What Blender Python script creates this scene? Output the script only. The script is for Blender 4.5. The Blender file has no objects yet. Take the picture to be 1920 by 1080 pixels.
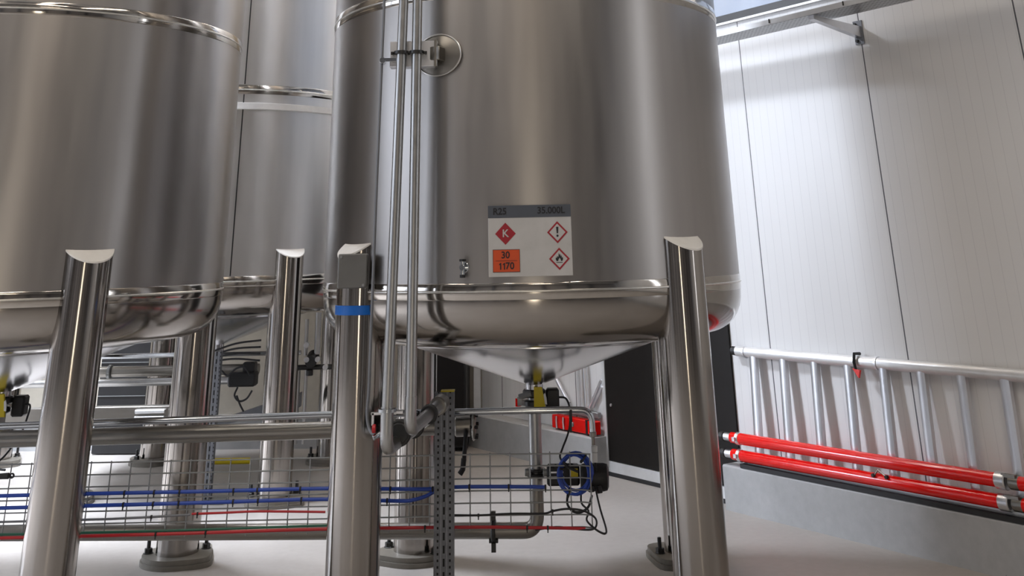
import bpy, math, random
from mathutils import Vector, Matrix
random.seed(7)
sc = bpy.context.scene
C = sc.collection
R_ = math.radians
# ------------------------------------------------------------------ camera (tall-format photo, lower part: lens shift)
F, TH, RO, PY, HC = 1951.11, R_(22.487), R_(1.223), -336.94, 2.078
cam_d = bpy.data.cameras.new('camera'); cam = bpy.data.objects.new('camera', cam_d); C.objects.link(cam)
cam_d.sensor_fit = 'HORIZONTAL'; cam_d.sensor_width = 36.0; cam_d.lens = F/1920*36.0
cam_d.shift_x = 0.0; cam_d.shift_y = -(540.0-PY)/1920.0
cam_d.clip_start = .05; cam_d.clip_end = 200
fw = Vector((0, math.cos(TH), math.sin(TH))); up0 = Vector((0, -math.sin(TH), math.cos(TH))); r0 = Vector((1, 0, 0))
rt = r0*math.cos(RO) - up0*math.sin(RO); up = r0*math.sin(RO) + up0*math.cos(RO)
M = Matrix((rt, up, -fw)).transposed().to_4x4(); M.translation = Vector((0, 0, HC)); cam.matrix_world = M
sc.camera = cam
# ------------------------------------------------------------------ world, view, large lights
sc.view_settings.view_transform = 'Standard'; sc.view_settings.look = 'None'
sc.view_settings.exposure = 0.13; sc.view_settings.gamma = 1.0; sc.view_settings.use_curve_mapping = False
w = bpy.data.worlds.new('sky'); sc.world = w; w.use_nodes = True
bg = w.node_tree.nodes['Background']; bg.inputs[0].default_value = (.70, .77, .93, 1); bg.inputs[1].default_value = 1.1
def area(name, loc, aim, sx, sy, power, col):
    l = bpy.data.lights.new(name, 'AREA'); l.shape = 'RECTANGLE'; l.size = sx; l.size_y = sy; l.energy = power; l.color = col
    o = bpy.data.objects.new(name, l); C.objects.link(o); o.location = loc
    o.rotation_euler = (Vector(aim)-Vector(loc)).to_track_quat('-Z', 'Y').to_euler(); return o
WPOS = (5.842, 4.786, 3.6); WAIM = (5.044, 4.235, 3.6)
COOL = (.80, .87, 1.0); WARM = (1.0, .84, .68)
area('rooflight_between_rows', (-5.0, 10.2, 8.3), (-4.6, 10.15, 0), 6.4, 1.1, 3900, (.82, .88, 1.0))
area('daylight_side_opening', (-12.9, 10.8, 4.6), (0, 10.0, 3.6), 4.2, 3.4, 1300, COOL)
area('daylight_front_window', (-12.95, 1.8, 4.3), (0, 2.2, 2.4), 10.4, 2.8, 270, COOL)
for x in (-5.2, -1.6, 2.6):
    area('lamp_row_light', (x, 2.4, 8.1), (x, 2.5, 0), .35, 5.0, 95, (1.0, .90, .78))
area('doorway_light', (.25, -7.75, 1.15), (.25, 0, 1.1), .9, 2.1, 42, (1.0, .88, .70))
area('narrow_window_light', WPOS, WAIM, .5, 4.6, 26, (.92, .94, 1.0))
for k, (x, y) in enumerate([(-6.5, 0.0), (-.5, 0.0), (-.9, 12.4), (1.0, -5)]):
    area('ceiling_lamp_light', (x, y, 8.0), (x, y, 0), 2.6, .4, (40, 40, 95, 40)[k], WARM)

# ------------------------------------------------------------------ materials
def mat(name, col=(.5, .5, .5), rough=.5, metal=0.0, spec=.5, build=None):
    m = bpy.data.materials.new(name); m.use_nodes = True; nt = m.node_tree; p = nt.nodes['Principled BSDF']
    p.inputs['Base Color'].default_value = (*col, 1); p.inputs['Roughness'].default_value = rough
    p.inputs['Metallic'].default_value = metal; p.inputs['Specular IOR Level'].default_value = spec
    if build: build(nt, p)
    else: wear(nt, p, col, rough)
    return m
def N(nt, t, **kw):
    n = nt.nodes.new(t)
    for k, v in kw.items(): setattr(n, k, v)
    return n
def coords(nt, scale=(1, 1, 1)):
    tc = N(nt, 'ShaderNodeTexCoord'); mp = N(nt, 'ShaderNodeMapping'); nt.links.new(tc.outputs['Object'], mp.inputs[0])
    mp.inputs['Scale'].default_value = scale; return mp.outputs[0]
def noise(nt, vec, scale, detail=3, rough=.5):
    n = N(nt, 'ShaderNodeTexNoise'); nt.links.new(vec, n.inputs['Vector']); n.inputs['Scale'].default_value = scale
    n.inputs['Detail'].default_value = detail; n.inputs['Roughness'].default_value = rough; return n.outputs[0]
def ramp(nt, src, a, b, ca, cb):
    r = N(nt, 'ShaderNodeValToRGB'); nt.links.new(src, r.inputs[0]); e = r.color_ramp.elements
    e[0].position = a; e[1].position = b
    e[0].color = (*ca, 1) if not isinstance(ca, float) else (ca, ca, ca, 1)
    e[1].color = (*cb, 1) if not isinstance(cb, float) else (cb, cb, cb, 1)
    return r.outputs[0]
def mixc(nt, fac, a, b, mode='MIX'):
    m = N(nt, 'ShaderNodeMix', data_type='RGBA', blend_type=mode)
    for s, v in ((0, fac), (6, a), (7, b)):
        if hasattr(v, 'is_output') or hasattr(v, 'node'): nt.links.new(v, m.inputs[s])
        elif isinstance(v, tuple): m.inputs[s].default_value = (*v, 1)
        else: m.inputs[s].default_value = v
    return m.outputs[2]
def math_(nt, op, a, b=None, c=None):
    m = N(nt, 'ShaderNodeMath', operation=op)
    for i, v in enumerate((a, b, c)):
        if v is None: continue
        if hasattr(v, 'node'): nt.links.new(v, m.inputs[i])
        else: m.inputs[i].default_value = v
    return m.outputs[0]
def bump(nt, p, src, strength, dist=.01):
    b = N(nt, 'ShaderNodeBump'); b.inputs['Strength'].default_value = strength; b.inputs['Distance'].default_value = dist
    nt.links.new(src, b.inputs['Height']); nt.links.new(b.outputs[0], p.inputs['Normal'])
def wear(nt, p, col, rough):
    v = coords(nt); n = noise(nt, v, 9, 4)
    nt.links.new(ramp(nt, n, .3, .75, tuple(c*.86 for c in col), col), p.inputs['Base Color'])
    nt.links.new(ramp(nt, n, .3, .7, max(rough-.05, .02), min(rough+.06, 1.0)), p.inputs['Roughness'])
def steel(name, col, rough, streak=(3, 3, .25), bs=.12, aniso=.5, wave=.0, bdist=.004):
    def b(nt, p):
        v = coords(nt, streak); n = noise(nt, v, 5, 1.5, .45)
        nt.links.new(ramp(nt, n, .0, 1., tuple(c*.90 for c in col), tuple(min(1, c*1.08) for c in col)), p.inputs['Base Color'])
        nt.links.new(ramp(nt, n, .0, 1., max(rough-.05, .02), rough+.05), p.inputs['Roughness'])
        if bs: bump(nt, p, noise(nt, coords(nt, (streak[0], streak[1], streak[2])), 1.6, 0, .3), bs, bdist)
        p.inputs['Anisotropic'].default_value = aniso; p.inputs['Anisotropic Rotation'].default_value = .25
        if aniso:
            t = N(nt, 'ShaderNodeTangent', direction_type='RADIAL', axis='Z'); nt.links.new(t.outputs[0], p.inputs['Tangent'])
    return mat(name, col, rough, 1.0, build=b)
def wallb(nt, p):
    tc = N(nt, 'ShaderNodeTexCoord'); sx = N(nt, 'ShaderNodeSeparateXYZ'); nt.links.new(tc.outputs['Object'], sx.inputs[0])
    fr = math_(nt, 'FRACT', math_(nt, 'MULTIPLY', sx.outputs[0], 1/.0943)); rib = math_(nt, 'LESS_THAN', fr, .045)
    j = math_(nt, 'FRACT', math_(nt, 'DIVIDE', math_(nt, 'ADD', sx.outputs[0], -7.1506+1.4152*20+.006), 1.4152))
    joint = math_(nt, 'LESS_THAN', j, .0085)
    n = noise(nt, coords(nt, (1, 1, .4)), 1.2, 3)
    base = ramp(nt, n, .3, .7, (.74, .74, .74), (.80, .80, .80))
    c1 = mixc(nt, math_(nt, 'MULTIPLY', rib, .30), base, (.42, .42, .44))
    nt.links.new(mixc(nt, joint, c1, (.10, .10, .11)), p.inputs['Base Color'])
    h = math_(nt, 'ADD', math_(nt, 'MULTIPLY', rib, -.3), math_(nt, 'MULTIPLY', joint, -1.0)); bump(nt, p, h, .25, .004)
def concrete(name, a, b, rough, big=.5, pits=True, spec=.4):
    def f(nt, p):
        v = coords(nt); n1 = noise(nt, v, big, 6, .62); n2 = noise(nt, v, 14, 5, .6)
        c = mixc(nt, .35, ramp(nt, n1, .3, .7, a, b), ramp(nt, n2, .3, .7, a, b))
        if pits:
            vo = N(nt, 'ShaderNodeTexVoronoi'); nt.links.new(v, vo.inputs['Vector']); vo.inputs['Scale'].default_value = 5.0
            pit = math_(nt, 'LESS_THAN', vo.outputs['Distance'], .055)
            gate = math_(nt, 'GREATER_THAN', noise(nt, v, 3.1, 1), .53)
            c = mixc(nt, math_(nt, 'MULTIPLY', math_(nt, 'MULTIPLY', pit, gate), .65), c, (.12, .12, .12))
        nt.links.new(c, p.inputs['Base Color']); nt.links.new(ramp(nt, n1, .3, .7, rough-.08, rough+.08), p.inputs['Roughness'])
        bump(nt, p, n2, .15, .004)
    return mat(name, a, rough, 0, spec, build=f)
def slots(name, col, pu, pv, au, av, rough=.35, metal=.9):
    """perforated sheet: slots repeated along local X (pu) and local Z (pv)"""
    def f(nt, p):
        tc = N(nt, 'ShaderNodeTexCoord'); s = N(nt, 'ShaderNodeSeparateXYZ'); nt.links.new(tc.outputs['UV'], s.inputs[0])
        def band(o, per, wd): return math_(nt, 'LESS_THAN', math_(nt, 'ABSOLUTE', math_(nt, 'SUBTRACT', math_(nt, 'FRACT', math_(nt, 'DIVIDE', o, per)), .5)), wd*.5)
        hole = math_(nt, 'MULTIPLY', band(s.outputs[0], pu, au), band(s.outputs[1], pv, av))
        n = noise(nt, coords(nt), 30, 3)
        nt.links.new(mixc(nt, hole, ramp(nt, n, .3, .7, tuple(c*.8 for c in col), col), (.015, .015, .015)), p.inputs['Base Color'])
        nt.links.new(math_(nt, 'MULTIPLY', math_(nt, 'SUBTRACT', 1, hole), metal), p.inputs['Metallic'])
    return mat(name, col, rough, metal, build=f)
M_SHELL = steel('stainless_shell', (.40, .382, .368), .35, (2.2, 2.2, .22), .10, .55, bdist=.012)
M_SHELL3 = steel('dull_daylit_shell', (.62, .605, .585), .38, (2.2, 2.2, .22), .06, .4, bdist=.012)  # duller finish; the paler base also carries daylight falling on the back tank
M_BAND = steel('polished_weld_band', (.50, .47, .43), .10, (4, 4, 2), .25, .0, bdist=.006)
M_BEAD = steel('weld_bead', (.80, .78, .74), .35, (9, 9, 9), .3, 0)
M_DISH = steel('polished_dish', (.36, .335, .31), .14, (1.5, 1.5, 3), .25, .3, bdist=.010)
M_CONE = steel('satin_cone', (.66, .66, .68), .20, (2, 2, 2), .06, 0, bdist=.006)
M_LEG = steel('stainless_leg', (.35, .325, .30), .14, (16, 16, .12), .3, .6, bdist=.004)
M_CAP = mat('sky_bright_cap', (.86, .84, .80), .35, 0)  # pale non-metal colour stands in for bright sky reflected by the leg caps
M_PIPE = steel('satin_pipe', (.44, .44, .435), .34, (4, 4, 4), 0, 0)
M_DPIPE = steel('dull_pipe', (.30, .285, .26), .34, (2, 6, 6), 0, 0)
M_CHROME = steel('chrome_pipe', (.52, .545, .57), .13, (2, 4, 4), 0, 0)
M_ALU = steel('aluminium', (.76, .77, .80), .36, (3, 3, 1), .05, 0)
M_CLAMP = mat('dark_clamp_steel', (.06, .06, .06), .35, .8)
M_WHALU = mat('pale_aluminium', (.82, .83, .84), .35, .35)
M_GALV = mat('galvanised_wire', (.30, .31, .31), .4, .7)
M_GREYST = mat('grey_strut_paint', (.20, .21, .23), .5, .3)
def strutb(nt, p):
    tc = N(nt, 'ShaderNodeTexCoord'); s = N(nt, 'ShaderNodeSeparateXYZ'); nt.links.new(tc.outputs['UV'], s.inputs[0])
    u, v = s.outputs[0], s.outputs[1]
    near = lambda o, c, wd: math_(nt, 'LESS_THAN', math_(nt, 'ABSOLUTE', math_(nt, 'SUBTRACT', o, c)), wd)
    fr = lambda per, sh: math_(nt, 'FRACT', math_(nt, 'ADD', math_(nt, 'DIVIDE', v, per), sh))
    dots = math_(nt, 'MULTIPLY', math_(nt, 'ADD', near(u, .024, .0055), near(u, .098, .0055)), near(fr(.033, .2), .5, .19))
    slot = math_(nt, 'MULTIPLY', near(u, .061, .006), near(fr(.066, 0), .5, .30))
    hole = math_(nt, 'MINIMUM', math_(nt, 'ADD', dots, slot), 1)
    fold = math_(nt, 'ADD', near(u, .043, .002), near(u, .079, .002))
    base = mixc(nt, fold, ramp(nt, noise(nt, coords(nt), 25, 3), .3, .7, (.13, .135, .15), (.19, .20, .22)), (.30, .31, .33))
    nt.links.new(mixc(nt, hole, base, (.008, .008, .008)), p.inputs['Base Color'])
M_STRUT = mat('perforated_strut', (.19, .2, .22), .5, .2, .4, strutb)
M_TRAY = slots('perforated_tray', (.46, .47, .48), .045, .04, .45, .35)
M_FOOT = concrete('worn_foot_steel', (.13, .12, .10), (.23, .21, .18), .5, 3, False)
M_WALL = mat('sandwich_panel', (.78, .78, .78), .32, 0, .5, wallb)
M_CREAM = mat('cream_wall', (.44, .40, .33), .55)
M_CEIL = mat('ceiling_panel', (.60, .58, .55), .7)
M_REAR = mat('rear_wall_panel', (.22, .20, .185), .6)
M_DCOL = mat('dark_reflection_frame', (.05, .05, .055), .5)  # for the added columns and beams, dark in the reflections
M_FLOOR = concrete('floor_concrete', (.33, .305, .28), (.43, .405, .38), .42, .55, False, .45)
M_PLINTH = concrete('plinth_concrete', (.34, .345, .345), (.46, .465, .47), .75, 1.3, True, .25)
M_BLACK = mat('black_plastic', (.012, .012, .013), .42)
M_RUB = mat('black_rubber', (.02, .02, .022), .6)
M_DOOR = mat('dark_door', (.010, .008, .007), .5, 0, .25)
M_RED = mat('glossy_red_paint', (.86, .008, .006), .12)
M_BLUE = mat('blue_cable', (.020, .07, .42), .4)
M_BLUET = mat('blue_tape', (.0, .13, .55), .4)
M_REDC = mat('red_cable', (.50, .012, .02), .4)
M_GREEN = mat('green_cable', (.01, .12, .07), .4)
M_YEL = mat('yellow_paint', (.72, .55, .01), .45)
M_WHITE = mat('white_plastic', (.80, .80, .78), .4)
M_SIGN = mat('sign_white', (.47, .46, .45), .35)
M_HEAD = mat('sign_grey_header', (.065, .075, .095), .4)
M_INK = mat('sign_black_ink', (.008, .008, .012), .5)
M_CRIM = mat('sign_crimson', (.30, .006, .018), .4)
M_ORA = mat('sign_orange', (.55, .062, .008), .4)
M_BOXG = mat('grey_cover_metal', (.17, .17, .165), .45, .5)
def glassb(nt, p):
    out = nt.nodes['Material Output']; t = N(nt, 'ShaderNodeBsdfTransparent'); t.inputs[0].default_value = (.9, .93, .97, 1)
    g = N(nt, 'ShaderNodeBsdfGlossy'); g.inputs['Roughness'].default_value = .05
    mx = N(nt, 'ShaderNodeMixShader'); mx.inputs[0].default_value = .12
    nt.links.new(t.outputs[0], mx.inputs[1]); nt.links.new(g.outputs[0], mx.inputs[2]); nt.links.new(mx.outputs[0], out.inputs[0])
M_GLASS = mat('window_glass', build=glassb)

# ------------------------------------------------------------------ mesh builder (world coordinates)
class MB:
    def __init__(s): s.v = []; s.f = []; s.uv = {}
    def add(s, vs, fs):
        o = len(s.v); s.v += [Vector(q) for q in vs]; s.f += [tuple(i+o for i in f) for f in fs]; return s
    def box(s, c, d, ax=None):
        """centre, full size, optional (x,y,z) axes"""
        ax = ax or (Vector((1, 0, 0)), Vector((0, 1, 0)), Vector((0, 0, 1))); c = Vector(c)
        vs = [c+ax[0]*d[0]/2*i+ax[1]*d[1]/2*j+ax[2]*d[2]/2*k for i in (-1, 1) for j in (-1, 1) for k in (-1, 1)]
        return s.add(vs, [(0, 1, 3, 2), (4, 6, 7, 5), (0, 4, 5, 1), (2, 3, 7, 6), (0, 2, 6, 4), (1, 5, 7, 3)])
    def cbox(s, c, d, b=.004, ax=None):
        """box with chamfered vertical-plane corners: a prism over the X-Z outline"""
        ax = ax or (Vector((1, 0, 0)), Vector((0, 1, 0)), Vector((0, 0, 1))); c = Vector(c); x, y, z = [q/2 for q in d]
        out = [(-x+b, -z), (x-b, -z), (x, -z+b), (x, z-b), (x-b, z), (-x+b, z), (-x, z-b), (-x, -z+b)]
        vs = []
        for yy, k in ((-y, b), (-y+b, 0), (y-b, 0), (y, b)):
            for (u, v) in out: vs.append(c+ax[0]*(u*(1-k/x))+ax[1]*yy+ax[2]*(v*(1-k/z)))
        fs = [tuple(range(7, -1, -1)), tuple(range(24, 32))]
        for r in range(3):
            for i in range(8): j = (i+1) % 8; fs.append((r*8+i, r*8+j, r*8+8+j, r*8+8+i))
        return s.add(vs, fs)
    def lathe(s, c, prof, n=48, axis=(0, 0, 1), a0=0, a1=2*math.pi):
        """prof: [(radius, height)] around axis at c"""
        az = Vector(axis).normalized(); t = Vector((1, 0, 0)) if abs(az.x) < .9 else Vector((0, 1, 0))
        ay = az.cross(t).normalized(); ax = ay.cross(az); c = Vector(c); vs = []; fs = []; full = abs(a1-a0-2*math.pi) < 1e-6
        m = n if full else n+1
        for (r, h) in prof:
            for i in range(m):
                a = a0+(a1-a0)*i/n; vs.append(c+ax*(r*math.cos(a))+ay*(r*math.sin(a))+az*h)
        for k in range(len(prof)-1):
            for i in range(n):
                j = (i+1) % m; fs.append((k*m+i, k*m+j, k*m+m+j, k*m+m+i))
        return s.add(vs, fs)
    def cyl(s, a, b, r, n=20, r2=None):
        a = Vector(a); b = Vector(b); L = (b-a).length; r2 = r if r2 is None else r2; e = min(r, r2)*.12
        return s.lathe(a, [(0.0001, 0), (r-e, 0), (r, e), (r2, L-e), (r2-e, L), (0.0001, L)], n, b-a)
    def tube(s, pts, r, n=12, cap=True):
        pts = [Vector(p) for p in pts]; rings = []; T = []
        for i in range(len(pts)):
            t = (pts[min(i+1, len(pts)-1)]-pts[max(i-1, 0)]).normalized(); T.append(t)
        u = Vector((0, 0, 1)) if abs(T[0].z) < .9 else Vector((1, 0, 0))
        u = (u-T[0]*u.dot(T[0])).normalized(); vs = []; fs = []
        for i, p in enumerate(pts):
            u = (u-T[i]*u.dot(T[i])).normalized(); w_ = T[i].cross(u); rr = r[i] if isinstance(r, (list, tuple)) else r
            for k in range(n): a = 2*math.pi*k/n; vs.append(p+u*(rr*math.cos(a))+w_*(rr*math.sin(a)))
        for i in range(len(pts)-1):
            for k in range(n): j = (k+1) % n; fs.append((i*n+k, i*n+j, i*n+n+j, i*n+n+k))
        if cap: fs += [tuple(range(n-1, -1, -1)), tuple(range((len(pts)-1)*n, len(pts)*n))]
        return s.add(vs, fs)
    def poly(s, pts, nrm, t):
        """extrude an outline by nrm*t"""
        n = len(pts); d = Vector(nrm)*t; vs = [Vector(p) for p in pts]+[Vector(p)+d for p in pts]
        fs = [tuple(range(n-1, -1, -1)), tuple(range(n, 2*n))]+[(i, (i+1) % n, n+(i+1) % n, n+i) for i in range(n)]
        return s.add(vs, fs)
def root_loc(p):
    while p.parent: p = p.parent
    return p.location.copy()
def build(mb, name, m, parent=None, base=None, smooth=35, uvplane=None):
    me = bpy.data.meshes.new(name)
    if parent: off = root_loc(parent)
    else:
        off = Vector(base) if base is not None else Vector((sum(v.x for v in mb.v)/len(mb.v), sum(v.y for v in mb.v)/len(mb.v), min(v.z for v in mb.v)))
    me.from_pydata([v-off for v in mb.v], [], mb.f); me.materials.append(m)
    for p in me.polygons: p.use_smooth = True
    me.update(); me.validate()
    me.set_sharp_from_angle(angle=R_(smooth))
    import bmesh
    bm = bmesh.new(); bm.from_mesh(me); bmesh.ops.recalc_face_normals(bm, faces=bm.faces); bm.to_mesh(me); bm.free()
    if uvplane:
        o3, ux, uy = [Vector(q) for q in uvplane]; uvl = me.uv_layers.new(name='UVMap')
        for lp in me.loops:
            q = me.vertices[lp.vertex_index].co+off-o3; uvl.data[lp.index].uv = (q.dot(ux), q.dot(uy))
    o = bpy.data.objects.new(name, me); C.objects.link(o)
    if parent: o.parent = parent
    else: o.location = off
    return o
def tag(o, label, cat, group=None, kind=None):
    o['label'] = label; o['category'] = cat
    if group: o['group'] = group
    if kind: o['kind'] = kind
    return o
def thing(name, loc, label, cat, group=None):
    o = bpy.data.objects.new(name, None); C.objects.link(o); o.location = loc; o.empty_display_size = .1
    return tag(o, label, cat, group)
def struct(mb, name, m, base=None, **kw):
    o = build(mb, name, m, None, base, **kw); o['kind'] = 'structure'; return o
def arc(c, r, a0, a1, u, v, n=8):
    c = Vector(c); u = Vector(u); v = Vector(v)
    return [c+u*(r*math.cos(a0+(a1-a0)*i/n))+v*(r*math.sin(a0+(a1-a0)*i/n)) for i in range(n+1)]
def bend(pts, rad, n=7):
    """round the corners of a polyline"""
    pts = [Vector(p) for p in pts]; out = [pts[0]]
    for i in range(1, len(pts)-1):
        a, b, c = pts[i-1], pts[i], pts[i+1]; d1 = (a-b).normalized(); d2 = (c-b).normalized()
        r = min(rad, (a-b).length*.49, (c-b).length*.49); p, q = b+d1*r, b+d2*r
        for k in range(n+1):
            t = k/n; out.append(p*(1-t)**2+b*2*t*(1-t)+q*t*t)
    out.append(pts[-1]); return out
def catmull(pts, n=6):
    P = [Vector(p) for p in pts]; P = [P[0]*2-P[1]]+P+[P[-1]*2-P[-2]]; out = []
    for i in range(1, len(P)-2):
        for k in range(n):
            t = k/n; a, b, c, d = P[i-1:i+3]
            out.append(.5*((2*b)+(c-a)*t+(2*a-5*b+4*c-d)*t*t+(3*b-a-3*c+d)*t**3))
    out.append(P[-2]); return out

# ------------------------------------------------------------------ right wall frame: s along the wall (away), off = distance into the room
WA = R_(34.614); WN = Vector((math.cos(WA), math.sin(WA), 0)); WS = Vector((-math.sin(WA), math.cos(WA), 0)); WD = 7.5568
ZU = Vector((0, 0, 1))
def W(s, z, off=0.0): return WN*(WD-off)+WS*s+ZU*z
AW = (WS, -WN, ZU)
RA = R_(-4.0); RE = Vector((math.cos(RA), math.sin(RA), 0)); RN = Vector((-math.sin(RA), math.cos(RA), 0))   # row direction / away
H = 8.6
# floor
g = MB(); g.box((-1, 4, -.05), (34, 26, .1)); struct(g, 'floor', M_FLOOR, (0, 0, 0))
g = MB(); g.box((-1, 4, H+.1), (34, 26, .2)); struct(g, 'ceiling', M_CEIL, (0, 0, H))
# right wall: object local X runs along s so panel joints follow the calibration
def wallbox(g, s0, s1, z0, z1, o0=0, o1=-.15):
    g.box(W((s0+s1)/2, (z0+z1)/2, (o0+o1)/2), (abs(s1-s0), abs(o1-o0), z1-z0), AW)
def localbuild(g, name, m):
    rotm = Matrix((WS, -WN, ZU)).transposed(); origin = WN*WD
    me = bpy.data.meshes.new(name); inv = rotm.transposed(); me.from_pydata([inv@(v-origin) for v in g.v], [], g.f); me.materials.append(m); me.update()
    o = bpy.data.objects.new(name, me); C.objects.link(o); o.matrix_world = Matrix.Translation(origin)@rotm.to_4x4(); o['kind'] = 'structure'; return o
S_D0, S_D1, ZD = 7.63, 9.47, 3.1       # dark door in the wall
CORN = 11.83                           # wall corner (s)
ZW = 4.125; ZW1 = 6.6; SW0, SW1 = 3.6, 8.9
g = MB()
wallbox(g, -14.5, S_D0, 0, ZW); wallbox(g, S_D1, CORN, 0, ZW); wallbox(g, S_D0, S_D1, ZD, ZW)
wallbox(g, -14.5, SW0, ZW, H); wallbox(g, SW1, CORN, ZW, H); wallbox(g, SW0, SW1, ZW1, H)
wall_right = localbuild(g, 'wall_right', M_WALL)
# window band above the tray
g = MB()
for z in (ZW+.035, ZW1-.035): wallbox(g, SW0, SW1, z-.035, z+.035, .03, -.12)
for s in (SW0+.03, 6.2, SW1-.03): wallbox(g, s-.03, s+.03, ZW+.07, ZW1-.07, .03, -.12)
win = localbuild(g, 'window_1', M_BLACK)
g = MB(); wallbox(g, SW0, SW1, ZW+.06, ZW1-.06, -.05, -.06); pane = localbuild(g, 'pane', M_GLASS); pane.parent = win; pane.matrix_parent_inverse = win.matrix_world.inverted(); del pane['kind']
g = MB(); wallbox(g, SW0-.2, SW1+.2, ZW-.02, ZW+.0, .035, -.15); o = localbuild(g, 'window_sill', M_WHALU); o.parent = win; o.matrix_parent_inverse = win.matrix_world.inverted(); del o['kind']
# back wall
BC = W(CORN, 0); BE = -RE   # runs left from the corner
def B(d, z, off=0.0): return BC+BE*d-RN*off+ZU*z
AB = (BE, -RN, ZU)
g = MB(); g.box(B(7.2, H/2, -.08), (14.6, .16, H), AB); struct(g, 'wall_back', M_CREAM)
g = MB(); g.box((-13.1, -6, H/2), (.2, 4.8, H)); g.box((-13.1, 7.9, H/2), (.2, 1.4, H)); g.box((-13.1, 14, H/2), (.2, 3, H))
g.box((-13.1, 1.8, 1.4), (.2, 10.8, 2.8)); g.box((-13.1, 1.8, 7.2), (.2, 10.8, 2.8)); g.box((-13.1, 10.6, 7.4), (.2, 4, 2.4)); g.box((-13.1, 10.6, .2), (.2, 4, .4))
struct(g, 'wall_left', M_REAR)
g = MB(); g.box((0, -8, H/2), (30, .2, H)); struct(g, 'wall_front', M_REAR)
# unseen dark columns and beams, added to put streaks in the steel reflections
for i, x in enumerate((-9, -5.2, -2.6, 1.4, 5.2, 9)):
    g = MB(); g.box((x, -7.7, H/2), (.45, .4, H)); struct(g, 'trim_%d' % (10+i), M_DCOL)
for i, y in enumerate((-4, -1.1, 2.2, 5.4, 7.8)):
    g = MB(); g.box((-12.8, y, H/2), (.3, .3, H)); struct(g, 'trim_%d' % (20+i), M_DCOL)
for i, y in enumerate((-3, 1, 5, 9, 12.5)):
    g = MB(); g.box((-1, y, H-.25), (24, .25, .5)); struct(g, 'trim_%d' % (30+i), M_DCOL)
# narrow window in the right wall beside the viewpoint, and the door behind it
g = MB(); wallbox(g, .28, .34, 1.25, 5.95, .04, .0); wallbox(g, .90, .96, 1.25, 5.95, .04, .0); wallbox(g, .28, .96, 1.2, 1.27, .04, .0); wallbox(g, .28, .96, 5.93, 6.0, .04, .0); struct(g, 'window_2', M_BLACK)
g = MB(); g.box((-.27, -7.86, 1.12), (.09, .09, 2.24)); g.box((.77, -7.86, 1.12), (.09, .09, 2.24)); g.box((.25, -7.86, 2.26), (1.13, .09, .09)); struct(g, 'door_2', M_WHALU)
# plinths
PDP = .20; PH = .335
def plinth(name, s0, s1):
    g = MB(); a = [(0, 0), (PDP, 0), (PDP, PH-.012), (PDP-.012, PH), (0, PH)]
    g.poly([W(s0, z, o) for o, z in a], WS, s1-s0); struct(g, name, M_PLINTH)
plinth('trim_1', -10, S_D0+.03); plinth('trim_2', S_D1, CORN-.01)
g = MB(); g.poly([B(.2, z, o) for o, z in [(0, 0), (.2, 0), (.2, PH), (0, PH)]], BE, 12.4); struct(g, 'trim_3', M_PLINTH)
g = MB(); wallbox(g, S_D1-.02, S_D1+.03, .0, ZD, .03, 0); struct(g, 'trim_4', M_WHALU)
# ------------------------------------------------------------------ dark door
g = MB(); wallbox(g, S_D0, S_D1, .13, ZD, .02, -.10); d = struct(g, 'door_1', M_DOOR)
g = MB(); wallbox(g, S_D0, S_D1-.02, .035, .125, .035, -.09); build(g, 'door_sill', M_WHALU, d)
g = MB(); wallbox(g, S_D0, S_D1-.02, .0, .033, .04, -.09); build(g, 'rubber_seal', M_RUB, d)
for z in (.62, 1.25, 1.9):
    g = MB(); g.cyl(W(S_D1-.10, z, .02), W(S_D1-.10, z, .035), .014, 12); build(g, 'rivet', M_ALU, d)
for z in (.16, .62, 1.2):
    g = MB(); g.cyl(W(S_D0+.62, z, .02), W(S_D0+.62, z, .04), .012, 12); build(g, 'rivet', M_ALU, d)

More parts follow.
